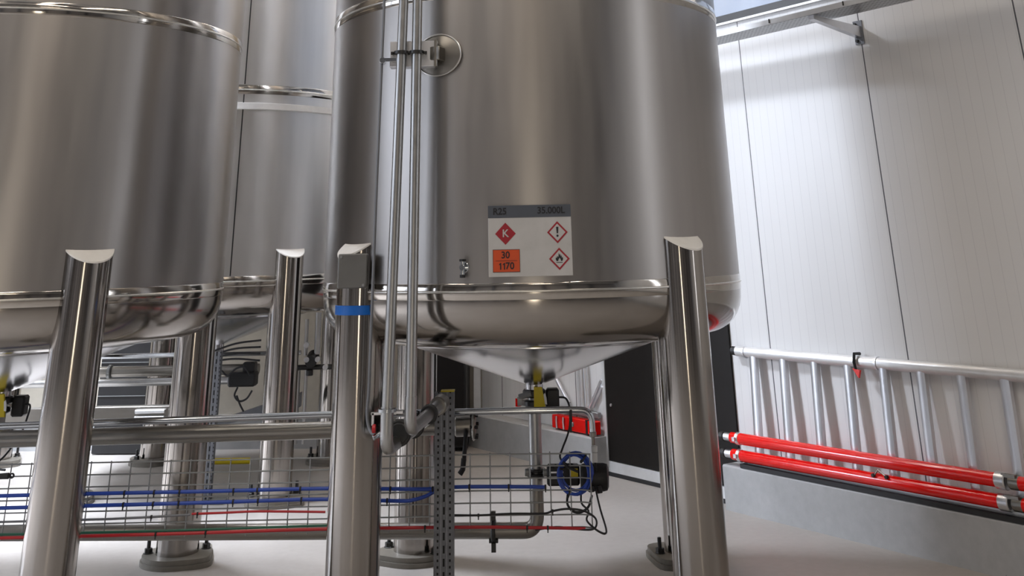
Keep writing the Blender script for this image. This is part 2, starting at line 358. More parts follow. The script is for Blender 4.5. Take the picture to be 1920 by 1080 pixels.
# ------------------------------------------------------------------ tanks
Z1, Z2, TR, LR, RL = 1.862, 3.652, 1.45, .155, 1.403
def weld(root, c, z, band=.045):
    g = MB(); g.lathe((c[0], c[1], 0), [(TR+.0005, z-band), (TR+.003, z-band+.004), (TR+.003, z+band-.004), (TR+.0005, z+band)], 160)
    wb = build(g, 'weld_band', M_BAND, root)
    g = MB(); g.lathe((c[0], c[1], 0), [(TR+.002, z-.007), (TR+.008, z-.003), (TR+.008, z+.003), (TR+.002, z+.007)], 160); build(g, 'weld_bead', M_BEAD, wb)
def leg(root, c, ang, foot_rot=0.0, zt=2.065):
    cx, cy = c[0]+RL*math.cos(ang), c[1]+RL*math.sin(ang); out = Vector((math.cos(ang), math.sin(ang), 0)); n = 48
    ztop = lambda q: zt+(LR-(q-Vector((cx, cy, 0))).dot(out))*.62
    g = MB(); vs = []; fs = []
    for k in range(n):
        a = 2*math.pi*k/n; q = Vector((cx+LR*math.cos(a), cy+LR*math.sin(a), 0)); vs += [q+ZU*.062, q+ZU*ztop(q)]
    for k in range(n): j = (k+1) % n; fs.append((2*k, 2*j, 2*j+1, 2*k+1))
    g.add(vs, fs); lg = build(g, 'leg', M_LEG, root)
    g = MB(); vs = []; rr = LR+.004
    for k in range(n):
        a = 2*math.pi*k/n; q = Vector((cx+rr*math.cos(a), cy+rr*math.sin(a), 0)); z = ztop(q); vs += [q+ZU*(z-.004), q+ZU*(z+.006)]
    fs = [(2*k, 2*((k+1) % n), 2*((k+1) % n)+1, 2*k+1) for k in range(n)]+[tuple(2*k+1 for k in range(n)), tuple(2*k for k in range(n-1, -1, -1))]
    g.add(vs, fs); build(g, 'cap_plate', M_CAP, lg)
    g = MB()
    for (z0, z1, hw) in ((0, .030, .262), (.031, .062, .25)):
        pts = []
        for k in range(40):
            a = 2*math.pi*k/40; sr = hw/(abs(math.cos(a))**5+abs(math.sin(a))**5)**.2 if math.cos(a) > 0 else hw
            pts.append(Vector((cx+sr*math.cos(a+foot_rot), cy+sr*math.sin(a+foot_rot), z0)))
        g.poly(pts, ZU, z1-z0)
    bp = build(g, 'base_plate', M_FOOT, lg)
    for a in (foot_rot+.2, foot_rot+math.pi-.15):
        q = Vector((cx+.21*math.cos(a), cy+.21*math.sin(a), .062))
        g = MB(); g.cyl(q, q+ZU*.095, .014, 10); g.cyl(q+ZU*.0, q+ZU*.034, .030, 6); g.cyl(q, q+ZU*.006, .036, 16); build(g, 'anchor_bolt', M_CLAMP, lg)
    return lg
def tank(name, c, ph, label, legs, top=7.2, lightband=False, seam=None, feet=None):
    root = thing(name, (c[0], c[1], 0), label, 'tank', 'stainless steel storage tanks on tubular legs')
    g = MB(); zs = [Z1+i*(top-Z1)/10 for i in range(11)]
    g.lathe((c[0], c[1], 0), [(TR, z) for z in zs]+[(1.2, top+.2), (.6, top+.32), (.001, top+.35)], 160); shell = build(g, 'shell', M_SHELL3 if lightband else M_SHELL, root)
    g = MB(); g.lathe((c[0], c[1], 0), [(TR, Z1), (TR, Z1-.05), (TR-.004, Z1-.10), (TR-.016, Z1-.15), (TR-.037, Z1-.195), (TR-.065, Z1-.232), (TR-.10, Z1-.262), (TR-.145, Z1-.286), (TR-.20, Z1-.303), (TR-.30, Z1-.316), (.90, Z1-.327)], 160)
    build(g, 'bottom_dish', M_DISH, root)
    g = MB(); g.lathe((c[0], c[1], 0), [(.905, Z1-.320), (.905, Z1-.342), (.89, Z1-.350), (.075, 1.24), (.06, 1.235), (.06, 1.17)], 96); build(g, 'cone', M_CONE, root)
    weld(root, c, Z1); weld(root, c, Z2)
    if lightband:
        g = MB(); g.lathe((c[0], c[1], 0), [(TR, 3.452), (TR+.03, 3.456), (TR+.03, 3.515), (TR, 3.52)], 160); build(g, 'stiffening_ring', M_CAP, root)
    for a in (seam or ()):
        q = Vector((c[0]+(TR+.001)*math.cos(a), c[1]+(TR+.001)*math.sin(a), 0)); t = Vector((-math.sin(a), math.cos(a), 0))
        g = MB(); g.box(q+ZU*((Z1+Z2)/2), (.012, .004, Z2-Z1-.1), (t, Vector((math.cos(a), math.sin(a), 0)), ZU)); g.box(q+ZU*((Z2+top)/2), (.012, .004, top-Z2-.1), (t, Vector((math.cos(a), math.sin(a), 0)), ZU))
        build(g, 'plate_seam', M_CLAMP, root)
    for i, k in enumerate(legs): leg(root, c, ph+R_({'FL': 225, 'FR': 315, 'BL': 135, 'BR': 45}[k]), (feet or [0, 0, 0, 0])[i])
    return root
T1 = (.0676, 8.0632); T2 = (-3.6815, 8.303); T3 = (-3.20, 12.18)
tk1 = tank('storage_tank', T1, R_(-5.1), 'large stainless steel tank in the middle carrying the white hazard sign', ['FL', 'FR', 'BL', 'BR'], feet=[1.2, .4, 2.6, 3.3])
tk2 = tank('storage_tank', T2, R_(-5.3), 'stainless steel tank cut off by the left edge of the photo', ['FR', 'BL', 'BR'], feet=[.5, 2, .25])
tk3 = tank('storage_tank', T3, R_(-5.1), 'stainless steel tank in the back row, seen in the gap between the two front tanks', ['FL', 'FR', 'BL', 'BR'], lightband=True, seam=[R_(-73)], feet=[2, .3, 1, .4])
tk4 = tank('storage_tank', (-6.95, 12.44), R_(-5.1), 'stainless steel tank of the back row hidden behind the left tank, only its underside showing', ['FR', 'BR'], feet=[.3, .4])
# ------------------------------------------------------------------ extras on the middle tank
# cover box near the top of its left front leg, blue tape
cl = Vector((T1[0]+RL*math.cos(R_(219.9)), T1[1]+RL*math.sin(R_(219.9)), 0))
b = thing('cover_box', (-1.035, 6.95, 1.90), 'small square grey metal cover box strapped near the top of the middle tank\'s left leg', 'box')
g = MB(); g.cbox((-1.035, 6.955, 1.985), (.178, .06, .195), .006); build(g, 'housing', M_BOXG, b)
g = MB(); g.box((-1.035, 7.0, 1.985), (.13, .04, .12)); build(g, 'mounting_block', M_GALV, b)
for dx, dz in ((-.07, .08), (.07, -.08)):
    g = MB(); g.cyl((-1.035+dx, 6.926, 1.985+dz), (-1.035+dx, 6.918, 1.985+dz), .008, 10); build(g, 'screw', M_GALV, b)
g = MB(); g.lathe((cl.x, cl.y, 0), [(LR+.001, 1.735), (LR+.004, 1.737), (LR+.004, 1.787), (LR+.001, 1.789)], 48); tag(build(g, 'tape_band', M_BLUET), 'blue tape band wrapped around the middle tank\'s left front leg', 'tape')
# sign
def txt(s, x, z, h, m, par, y, align='CENTER', nm='lettering', wscale=1.0):
    cu = bpy.data.curves.new('t', 'FONT'); cu.body = s; cu.size = h/.70; cu.align_x = align; cu.align_y = 'CENTER'; cu.extrude = .0006; cu.offset = .0009
    o = bpy.data.objects.new('t', cu); C.objects.link(o); bpy.context.view_layer.update()
    me = bpy.data.meshes.new_from_object(o.evaluated_get(bpy.context.evaluated_depsgraph_get())); bpy.data.objects.remove(o)
    off = root_loc(par); mw = Matrix.Translation(Vector((x, y, z))-off)@Matrix.Rotation(math.pi/2, 4, 'X')@Matrix.Diagonal((wscale, 1, 1, 1)); me.transform(mw)
    me.materials.clear(); me.materials.append(m); me.name = nm
    q = bpy.data.objects.new(nm, me); C.objects.link(q); q.parent = par; return q
SX0, SX1, SZ0, SZ1, SY = -.192, .2985, 1.9405, 2.329, 6.592
sg = thing('hazard_sign', (.053, SY+.006, SZ0), 'white hazard sign with grey header R25 and 35.000L on the middle tank', 'sign')
g = MB(); g.cbox(((SX0+SX1)/2, SY+.008, (SZ0+SZ1)/2), (SX1-SX0, .016, SZ1-SZ0), .0015); build(g, 'panel', M_SIGN, sg)
HZ = SZ1-.068
g = MB(); g.box(((SX0+SX1)/2, SY-.0008, (HZ+SZ1)/2), (SX1-SX0, .0016, SZ1-HZ)); hd = build(g, 'header_strip', M_HEAD, sg)
def P2(px, py): return (SX0+(px-916)/155*(SX1-SX0), SZ1-(py-386)/132.5*(SZ1-SZ0))
x, z = P2(938, 397.5); txt('R25', x, z, .036, M_INK, hd, SY-.003)
x, z = P2(1034, 397); txt('35.000L', x, z, .036, M_INK, hd, SY-.003)
def diamond(cx, cz, r, m, par, y, nm, t=.0015, rz=None):
    rz = rz or r; g = MB(); g.poly([(cx-r, y, cz), (cx, y, cz-rz), (cx+r, y, cz), (cx, y, cz+rz)], (0, -1, 0), t); return build(g, nm, m, par)
x, z = P2(948, 439); dk = diamond(x, z, .0605, M_CRIM, sg, SY, 'red_diamond'); txt('K', x, z, .041, M_SIGN, dk, SY-.0025)
for (px, py) in ((1044.7, 438.3), (1046.8, 487.5)):
    x, z = P2(px, py); d1 = diamond(x, z, .0605, M_CRIM, sg, SY, 'diamond_frame'); diamond(x, z, .0475, M_SIGN, d1, SY-.0016, 'diamond_face', .0008)
    if py < 450:
        g = MB(); g.poly([(x-.007, SY-.0026, z+.030), (x-.004, SY-.0026, z-.006), (x+.004, SY-.0026, z-.006), (x+.007, SY-.0026, z+.030)], (0, -1, 0), .0008)
        g.cyl((x, SY-.0026, z-.019), (x, SY-.0036, z-.019), .0065, 14); build(g, 'exclamation_mark', M_INK, d1)
    else:
        g = MB(); fl = [(-.017, -.012), (-.022, -.001), (-.019, .010), (-.014, .003), (-.013, .016), (-.006, .009), (-.003, .032), (.003, .020), (.006, .026), (.008, .012), (.013, .020), (.014, .005), (.020, .011), (.021, -.003), (.016, -.012), (.010, -.012), (.007, -.003), (.002, .006), (-.004, -.001), (-.008, -.012)]
        g.poly([(x+a, SY-.0026, z+b) for a, b in fl], (0, -1, 0), .0008); g.box((x, SY-.003, z-.019), (.036, .0008, .003)); build(g, 'flame_symbol', M_INK, d1)
x0, z0 = P2(924, 468.3); x1, z1 = P2(974, 510)
g = MB(); g.box(((x0+x1)/2, SY-.0008, (z0+z1)/2), (x1-x0, .0016, z0-z1)); op = build(g, 'orange_plate', M_ORA, sg)
x, z = P2(947.5, 479); txt('30', x, z, .036, M_INK, op, SY-.0025)
x, z = P2(949, 499); txt('70', x+.020, z, .036, M_INK, op, SY-.0025)
for dx in (-.034, -.012):
    g = MB(); g.poly([(x+dx+a_, SY-.0025, z+b_) for a_, b_ in [(-.003, -.018), (.0035, -.018), (.0035, .018), (-.0015, .018), (-.009, .011), (-.009, .006), (-.003, .009)]], (0, -1, 0), .0008); build(g, 'lettering', M_INK, op)
g = MB(); xm = (x0+x1)/2; g.box((xm, SY-.002, (z0+z1)/2), (.125, .0008, .002)); g.box((xm, SY-.002, z0-.001), (x1-x0, .0008, .002)); g.box((xm, SY-.002, z1+.001), (x1-x0, .0008, .002))
g.box((x0+.001, SY-.002, (z0+z1)/2), (.002, .0008, z0-z1)); g.box((x1-.001, SY-.002, (z0+z1)/2), (.002, .0008, z0-z1)); build(g, 'black_border', M_INK, op)
# sampling fitting
ft = thing('sample_valve', (-.34, 6.60, 1.95), 'small chrome sample valve on the middle tank, left of the hazard sign', 'valve')
a = math.asin((-.336-T1[0])/TR); nd = Vector((math.sin(a), -math.cos(a), 0)); q0 = Vector((T1[0], T1[1], 1.995))+nd*TR
g = MB(); g.cyl(q0, q0+nd*.012, .030, 20); build(g, 'flange', M_CHROME, ft)
g = MB(); g.cyl(q0+nd*.01, q0+nd*.05, .017, 16); g.cyl(q0+nd*.035+ZU*-.04, q0+nd*.035+ZU*.035, .013, 14); build(g, 'body', M_CHROME, ft)
g = MB(); g.cyl(q0+nd*.035+ZU*.033, q0+nd*.035+ZU*.046, .02, 8); build(g, 'knob', M_BLACK, ft)
g = MB(); g.cyl(q0+nd*.035-ZU*.055, q0+nd*.035-ZU*.038, .017, 14); build(g, 'outlet_cap', M_BLACK, ft)
# pipe bracket high on the tank
a = math.asin((-.50-T1[0])/TR); nd = Vector((math.sin(a), -math.cos(a), 0)); td = Vector((math.cos(a), math.sin(a), 0)); q0 = Vector((T1[0], T1[1], 3.245))+nd*TR
br = thing('pipe_bracket', q0+nd*.02, 'steel bracket on a round pad holding both vertical pipes high on the middle tank', 'bracket')
g = MB()
vs = []; nn = 40
for rr, lift in ((.001, .014), (.150, .014), (.158, .010), (.158, -.02)):
    for k in range(nn):
        t = 2*math.pi*k/nn; u = rr*math.cos(t); v = rr*.82*math.sin(t); aa = a+u/TR
        vs.append(Vector((T1[0]+(TR+lift)*math.sin(aa), T1[1]-(TR+lift)*math.cos(aa), 3.245+v)))
g.add(vs, [(r*nn+k, r*nn+(k+1) % nn, (r+1)*nn+(k+1) % nn, (r+1)*nn+k) for r in range(3) for k in range(nn)]); build(g, 'round_pad', M_DPIPE, br)
g = MB(); g.tube([Vector((T1[0]+(TR+.016)*math.sin(a+.158*math.cos(t)/TR), T1[1]-(TR+.016)*math.cos(a+.158*math.cos(t)/TR), 3.245+.13*math.sin(t))) for t in [2*math.pi*k/40 for k in range(41)]], .005, 8, False); build(g, 'weld_bead', M_BEAD, br)
cx_, cy_ = -.66, 6.66
g = MB(); e = Vector((1, 0, 0))
g.cbox((-.655, 6.655, 3.245), (.30, .016, .16), .003); g.box((-.655, 6.70, 3.32), (.30, .09, .008)); g.box((-.655, 6.70, 3.17), (.30, .09, .008)); build(g, 'channel', M_ALU, br)
g = MB(); g.cbox((-.515, 6.70, 3.245), (.018, .14, .17), .003); g.cyl((-.505, 6.66, 3.275), (-.495, 6.66, 3.275), .012, 10); g.cyl((-.505, 6.66, 3.215), (-.495, 6.66, 3.215), .012, 10); build(g, 'end_plate', M_DPIPE, br)
g = MB(); g.cbox(q0+nd*.045+ZU*0, (.10, .10, .085), .004, (td, nd, ZU)); build(g, 'standoff', M_DPIPE, br)

# ------------------------------------------------------------------ vertical pipes in front of the middle tank
PY1 = 6.60
def pipe_thing(name, pts, r, rad, m, label, cat='pipe', group=None, n=20):
    g = MB(); g.tube(bend(pts, rad), r, n); return tag(build(g, name, m), label, cat, group)
vp1 = thing('vertical_pipe', (-.775, PY1, 1.09), 'left of the two steel pipes rising up the front of the middle tank', 'pipe', 'pipes up the middle tank')
g = MB(); g.tube([(-.695, PY1, 6.2), (-.719, PY1, 3.58), (-.764, PY1, 1.285)], .031, 24); build(g, 'upper_run', M_PIPE, vp1)
g = MB(); g.tube(bend([(-.764, PY1, 1.29), (-.766, PY1, 1.08), (-.60, 7.80, 1.10)], .09, 10), .036, 24); build(g, 'lower_elbow', M_PIPE, vp1)
g = MB(); g.lathe((-.764, PY1, 1.262), [(.034, 0), (.052, .004), (.052, .020), (.034, .024)], 24); build(g, 'flange', M_CHROME, vp1)
vp2 = thing('vertical_pipe', (-.634, PY1, 1.17), 'right of the two steel pipes rising up the front of the middle tank', 'pipe', 'pipes up the middle tank')
g = MB(); g.tube([(-.632, PY1, 6.2), (-.630, PY1, 3.58), (-.634, PY1, 1.33)], .031, 24); build(g, 'upper_run', M_PIPE, vp2)
g = MB(); g.tube(bend([(-.634, PY1, 1.34), (-.636, PY1, 1.17), (-.50, 7.36, 1.225)], .08, 10), .0345, 24); build(g, 'lower_elbow', M_PIPE, vp2)
dv = (Vector((-.50, 7.36, 1.225))-Vector((-.636, PY1, 1.17))).normalized(); q = Vector((-.636, PY1, 1.17))+dv*.40
g = MB(); g.cyl(q, q+dv*.035, .052, 24); build(g, 'coupling_collar', M_BLACK, vp2)
q = Vector((-.636, PY1, 1.17))+dv*.62
g = MB(); g.cyl(q, q+dv*.10, .052, 24); build(g, 'reducer', M_DPIPE, vp2)
# clamps
for (x, nm) in ((-.727, 'left'), (-.631, 'right')):
    g = MB(); g.lathe((x, PY1, 3.232), [(.032, 0), (.046, .003), (.046, .021), (.032, .024)], 24)
    g.box((x+.05, PY1, 3.242), (.03, .012, .018)); g.box((x-.05, PY1, 3.242), (.03, .012, .018)); g.cyl((x-.055, PY1-.02, 3.242), (x-.055, PY1+.06, 3.242), .007, 8); g.cyl((x+.055, PY1-.02, 3.242), (x+.055, PY1+.06, 3.242), .007, 8)
    tag(build(g, 'pipe_clamp', M_CLAMP), 'clamp around the %s of the two vertical pipes high on the middle tank' % nm, 'clamp')
tubp = [(-.835, 6.62, 6.0), (-.845, 6.62, 3.58), (-.868, 6.66, 2.4), (-.893, 6.78, 1.35), (-.905, 6.80, 1.22), (-.885, 6.80, 1.145), (-.84, 6.72, 1.135), (-.80, 6.66, 1.16)]
pipe_thing('thin_tube', tubp, .0085, .12, M_GREYST, 'thin grey tube running down beside the vertical pipes and over the left leg', 'tube', n=10)
g = MB(); g.cyl((-.845, 6.60, 3.20), (-.845, 6.66, 3.20), .02, 10); g.box((-.80, 6.62, 3.205), (.08, .02, .02)); tag(build(g, 'tube_clip', M_CHROME), 'small clip holding the thin grey tube to the bracket', 'clip')

# ------------------------------------------------------------------ manifold under the vertical pipes
sup = thing('pipe_support', (-.77, 6.66, 1.15), 'small bright metal clamp frame at the foot of the vertical pipes', 'bracket')
g = MB(); g.box((-.79, 6.66, 1.252), (.14, .03, .012)); g.box((-.85, 6.66, 1.225), (.012, .03, .06)); g.box((-.725, 6.70, 1.252), (.08, .05, .012)); build(g, 'frame', M_ALU, sup)
g = MB(); g.cyl((-.85, 6.64, 1.18), (-.83, 6.64, 1.18), .022, 14); build(g, 'red_collar', M_REDC, sup)
g = MB(); g.cyl((-.845, 6.64, 1.135), (-.80, 6.66, 1.155), .014, 12); build(g, 'tube_fitting', M_CHROME, sup)
mv = thing('ball_valve', (-.70, 7.0, 1.05), 'dark steel valve between the feet of the two vertical pipes', 'valve')
g = MB(); g.cyl((-.72, 6.80, 1.13), (-.68, 7.30, 1.11), .055, 24); build(g, 'body', M_CLAMP, mv)
for k in (0, 1):
    p0 = Vector((-.72+.04*k, 6.82+.42*k, 1.13-.02*k)); g = MB(); g.cyl(p0, p0+Vector((.002, .03, 0)), .07, 24); build(g, 'flange', M_CLAMP, mv)
g = MB(); g.tube([(-.70, 7.0, 1.17), (-.70, 7.0, 1.21), (-.62, 6.95, 1.215)], .011, 10); build(g, 'handle', M_BLACK, mv)
# upper process pipe with its flange at the right end
rp = thing('process_pipe', (-2.5, 7.9, .95), 'thick dull steel pipe running left behind the front legs at knee height', 'pipe')
g = MB(); g.tube([(-6.5, 7.95, .965), (-3.305, 7.95, .990), (-1.357, 7.9, 1.007), (-.40, 7.86, 1.022)], .051, 28); build(g, 'run', M_DPIPE, rp)
g = MB(); g.cyl((-.46, 7.86, 1.02), (-.35, 7.86, 1.022), .062, 28); g.cyl((-.35, 7.86, 1.022), (-.325, 7.86, 1.022), .088, 28); build(g, 'end_flange', M_DPIPE, rp)
for k in range(6):
    t = k*math.pi/3; g = MB(); g.cyl((-.36, 7.86+.072*math.cos(t), 1.022+.072*math.sin(t)), (-.308, 7.86+.072*math.cos(t), 1.022+.072*math.sin(t)), .012, 6); build(g, 'flange_bolt', M_BLACK, rp)
lv = thing('valve_lever', (-.40, 7.72, .82), 'black lever handle hanging beside the perforated post', 'handle')
g = MB(); g.tube(bend([(-.385, 7.78, 1.0), (-.385, 7.72, .96), (-.395, 7.70, .84)], .03), .014, 10); build(g, 'arm', M_BLACK, lv)
g = MB(); g.tube([(-.395, 7.70, .86), (-.402, 7.70, .80), (-.42, 7.70, .775)], .017, 10); build(g, 'grip', M_RUB, lv)
# perforated post
ps = thing('perforated_post', (-.504, 7.49, 0), 'grey perforated steel channel post standing in front of the tank', 'post')
g = MB(); SW_ = .122
g.box((-.504, 7.455, .632), (SW_, .006, 1.264)); build(g, 'perforated_face', M_STRUT, ps, uvplane=((-.504-SW_/2, 0, 0), (1, 0, 0), (0, 0, 1)))
g = MB(); g.box((-.504-SW_/2+.003, 7.49, .632), (.006, .064, 1.264)); g.box((-.504+SW_/2-.003, 7.49, .632), (.006, .064, 1.264)); build(g, 'side_flange', M_GREYST, ps)
g = MB(); g.box((-.484, 7.488, 1.268), (.085, .075, .008)); build(g, 'yellow_end_cap', M_YEL, ps)
g = MB(); g.box((-.504, 7.49, .006), (.2, .16, .012)); build(g, 'base_plate', M_GALV, ps)

# ------------------------------------------------------------------ bottom drain line
dp = thing('drain_pipe', (T1[0], T1[1], .34), 'low steel drain pipe with an elbow rising to the middle tank\'s cone', 'pipe')
LY = lambda x: T1[1]-.065*(x-T1[0])
g = MB(); g.tube([(-7.2, LY(-7.2), .388), (-3.7, LY(-3.7), .388), (-.1, LY(-.1), .388)], .046, 28); build(g, 'run', M_DPIPE, dp)
g = MB(); g.tube(bend([(-.12, LY(-.1), .388), (T1[0], T1[1], .388), (T1[0], T1[1], .62)], .13, 10), .046, 28); build(g, 'elbow', M_DPIPE, dp)
g = MB(); g.tube([(T1[0], T1[1], .60), (T1[0], T1[1], 1.17)], .043, 28); build(g, 'riser', M_PIPE, dp)
g = MB(); g.cyl((-.235, LY(-.23), .388), (-.205, LY(-.2), .388), .068, 24); g.box((-.22, LY(-.22)-.02, .475), (.03, .03, .05)); g.box((-.22, LY(-.22)-.02, .30), (.03, .03, .05)); g.cyl((-.19, LY(-.22)-.02, .335), (-.25, LY(-.22)-.02, .335), .012, 10); build(g, 'union_clamp', M_CLAMP, dp)
g = MB(); g.tube([(T2[0], LY(T2[0]), .42), (T2[0], LY(T2[0]), 1.17)], .043, 24); build(g, 'riser', M_PIPE, dp)
# manual valve under each cone
def cone_valve(c, label, full=True):
    v = thing('outlet_valve', (c[0], c[1], 1.0), label, 'valve')
    g = MB(); g.cyl((c[0], c[1], 1.155), (c[0], c[1], 1.205), .078, 28); g.cyl((c[0], c[1], 1.10), (c[0], c[1], 1.14), .070, 28); build(g, 'clamp_flange', M_CLAMP, v)
    g = MB(); g.cyl((c[0]-.02, c[1]-.08, 1.185), (c[0]-.105, c[1]-.07, 1.165), .018, 10); g.box((c[0]-.10, c[1]-.07, 1.14), (.03, .03, .05)); build(g, 'wing_nut', M_GALV, v)
    g = MB(); g.poly([(c[0]-.002, c[1]-.075, 1.225), (c[0]-.004, c[1]-.075, 1.085), (c[0]+.078, c[1]-.075, 1.085), (c[0]+.062, c[1]-.075, 1.175), (c[0]+.052, c[1]-.075, 1.225)][::-1], (0, -1, 0), .02); build(g, 'yellow_handle', M_YEL, v)
    g = MB(); g.poly([(c[0]+.062, c[1]-.09, 1.18), (c[0]+.070, c[1]-.09, 1.125), (c[0]+.085, c[1]-.09, 1.12), (c[0]+.082, c[1]-.09, 1.16), (c[0]+.072, c[1]-.09, 1.19)][::-1], (0, -1, 0), .008); build(g, 'pale_tag', M_WHITE, v)
    g = MB(); g.cbox((c[0]+.125, c[1]+.03, 1.14), (.09, .09, .13), .012); build(g, 'position_switch', M_BLACK, v)
    g = MB(); g.tube(catmull([(c[0]+.165, c[1]+.02, 1.15), (c[0]+.215, c[1]-.02, 1.145), (c[0]+.235, c[1]-.08, 1.09), (c[0]+.225, c[1]-.14, .98), (c[0]+.175, c[1]-.20, .88), (c[0]+.155, c[1]-.26, .84), (c[0]+.185, c[1]-.30, .81), (c[0]+.235, c[1]-.32, .805)]), .0065, 8); build(g, 'cable', M_RUB, v)
    return v
cone_valve(T1, 'outlet valve with a yellow handle under the cone of the middle tank')
cone_valve(T2, 'outlet valve under the cone of the left tank at the edge of the photo')
# motor valve
av = thing('actuated_valve', (T1[0], T1[1], .66), 'valve on the drain riser with a black motor actuator sticking out to the right', 'valve')
g = MB(); g.cyl((T1[0], T1[1], .692), (T1[0], T1[1], .712), .068, 24); g.cyl((T1[0], T1[1], .718), (T1[0], T1[1], .738), .068, 24); build(g, 'wafer_body', M_CLAMP, av)
g = MB(); g.cyl((T1[0]-.075, 8.02, .722), (T1[0]-.045, 8.02, .722), .022, 10); g.cyl((T1[0]+.045, 8.0, .722), (T1[0]+.085, 8.0, .722), .022, 10); build(g, 'clamp_lug', M_GALV, av)
g = MB(); g.cbox((.245, 7.985, .712), (.215, .10, .115), .012); build(g, 'gearbox', M_BLACK, av)
g = MB(); g.box((.20, 7.93, .735), (.09, .012, .009)); g.box((.20, 7.93, .705), (.10, .012, .012)); build(g, 'stainless_stem', M_ALU, av)
g = MB(); g.lathe((.355, 7.94, .705), [(.001, 0), (.060, 0), (.072, .010), (.078, .03), (.080, .15), (.074, .175), (.055, .185), (.001, .187)], 28, (1, -.05, -.02)); build(g, 'motor_housing', M_BLACK, av)
g = MB(); g.cyl((.47, 7.87, .665), (.475, 7.86, .625), .018, 12); g.cyl((.42, 7.87, .66), (.42, 7.86, .635), .022, 12); build(g, 'cable_gland', M_RUB, av)
g = MB(); g.box((.315, 7.925, .728), (.05, .02, .05)); build(g, 'position_dial', M_YEL, av)
# thin chrome conduit with connector
cd = thing('conduit_pipe', (-1.5, 7.8, 1.09), 'thin shiny conduit pipe above the thick process pipe, bent down at its right end', 'pipe')
g = MB(); g.tube([(-6.5, 7.8, 1.055), (-3.488, 7.8, 1.083), (-1.31, 7.8, 1.109), (.30, 7.8, 1.108)], .021, 20); build(g, 'run', M_CHROME, cd)
g = MB(); g.tube(bend([(.29, 7.8, 1.108), (.438, 7.8, 1.104), (.441, 7.8, .95)], .085, 10), .0195, 18); build(g, 'bend', M_CHROME, cd)
g = MB(); g.cyl((.441, 7.8, .98), (.441, 7.8, .95), .024, 14); g.cyl((.441, 7.8, .955), (.441, 7.8, .905), .012, 12); build(g, 'flexible_sleeve', M_DPIPE, cd)
g = MB(); g.cyl((.447, 7.8, .90), (.447, 7.8, .865), .020, 12); g.cbox((.447, 7.8, .835), (.034, .03, .055), .004); build(g, 'connector', M_WHITE, cd)
g = MB(); g.tube([(.449, 7.8, .81), (.452, 7.83, .77), (.455, 7.88, .745)], .008, 8); build(g, 'lead', M_RUB, cd)
g = MB(); g.cbox((.302, 7.80, 1.075), (.018, .05, .07), .003); g.box((.30, 7.83, 1.02), (.014, .02, .09)); build(g, 'pipe_strap', M_BLACK, cd)

# ------------------------------------------------------------------ wire mesh cable tray and its cables
MY = 7.62
def mz(x, z): return z
g = MB(); wr = .0042; xs0, xs1 = -6.0, .41
for k in range(7):
    z = .893-.0655*k; g.tube([(xs0, MY, z), (-.30, MY, z), (.35, MY, z-.006), (xs1, MY, z-.012)], wr, 6)
x = .405
while x > xs0: g.tube([(x, MY+.006, .900-.0655*0 if x < .38 else .885), (x-.0, MY+.006, .485)], wr, 6); x -= .1262
tag(build(g, 'wire_mesh_tray', M_GALV), 'galvanised wire mesh cable tray standing on edge behind the front legs', 'cable tray')
def cable(pts, r, m, label, ties=(), cat='cable', grp=None):
    P = catmull(pts, 5); rt_ = thing('cable', P[len(P)//2], label, cat, grp)
    g = MB(); g.tube(P, r, 10); build(g, 'sheath', m, rt_)
    for tx in ties:
        q = min(P, key=lambda p: abs(p.x-tx)); g = MB(); g.lathe(q-Vector((.006, 0, 0)), [(r, 0), (r+.004, .001), (r+.004, .011), (r, .012)], 10, (1, 0, 0)); g.box(q+Vector((0, -.006, -r-.008)), (.007, .006, .016)); build(g, 'cable_tie', M_BLACK, rt_)
    return rt_
CY = MY-.018
tx = [-.10-.2524*k for k in range(-1, 14)]
cable([(-6, CY, .715), (-3.1, CY, .728), (-2.0, CY, .728), (-1.28, CY, .730), (-.635, CY, .715), (-.55, CY, .722), (-.3, CY, .722), (.0, CY, .716), (.12, CY, .712)], .0105, M_BLUE, 'upper blue cable tied along the wire mesh tray', [t for t in tx])
cable([(-6, CY, .650), (-3.1, CY, .663), (-2.0, CY, .668), (-1.28, CY, .673), (-.80, CY, .655), (-.70, CY, .660), (-.62, CY, .680), (-.55, CY, .712), (-.48, CY-.012, .735)], .0105, M_BLUE, 'lower blue cable on the wire mesh tray, swinging up beside the perforated post', [t for t in tx if t < -.7])
cable([(-2.08, CY, .610), (-1.9, CY, .612), (-1.7, CY, .616), (-1.5, CY, .612), (-1.25, CY, .605)], .0065, M_REDC, 'short thin red cable in the middle of the wire mesh tray', [-2.06])
cable([(-6, CY, .578), (-3, CY, .590), (-2.5, CY, .594), (-2.09, CY, .606)], .0065, M_GREYST, 'thin grey cable ending at the short red one on the mesh tray', [-2.3])
cable([(-6, CY, .505), (-2.7, CY, .505), (-1.3, CY, .515), (-.3, CY, .508), (.0, CY, .500), (.2, CY, .495), (.36, CY, .488)], .009, M_REDC, 'long red cable along the bottom edge of the wire mesh tray', [-2.4, -2.05, -.7, .0, .12])
cable([(-6, CY+.01, .522), (-2.6, CY+.01, .521), (-1.3, CY+.01, .532), (-1.0, CY+.01, .528)], .0065, M_GREEN, 'long green cable just above the red one at the bottom of the mesh tray')
cable([(-.50, CY, .575), (-.30, CY, .570), (-.1, CY, .575), (.1, CY, .572), (.16, CY-.02, .588), (.25, CY-.03, .60), (.35, CY-.03, .588), (.42, CY-.03, .55), (.425, CY-.02, .505), (.39, CY-.01, .485), (.30, CY, .488), (.18, CY, .500), (.05, CY, .488)], .006, M_RUB, 'thin black cable looping at the right end of the mesh tray', [-.3, .16])
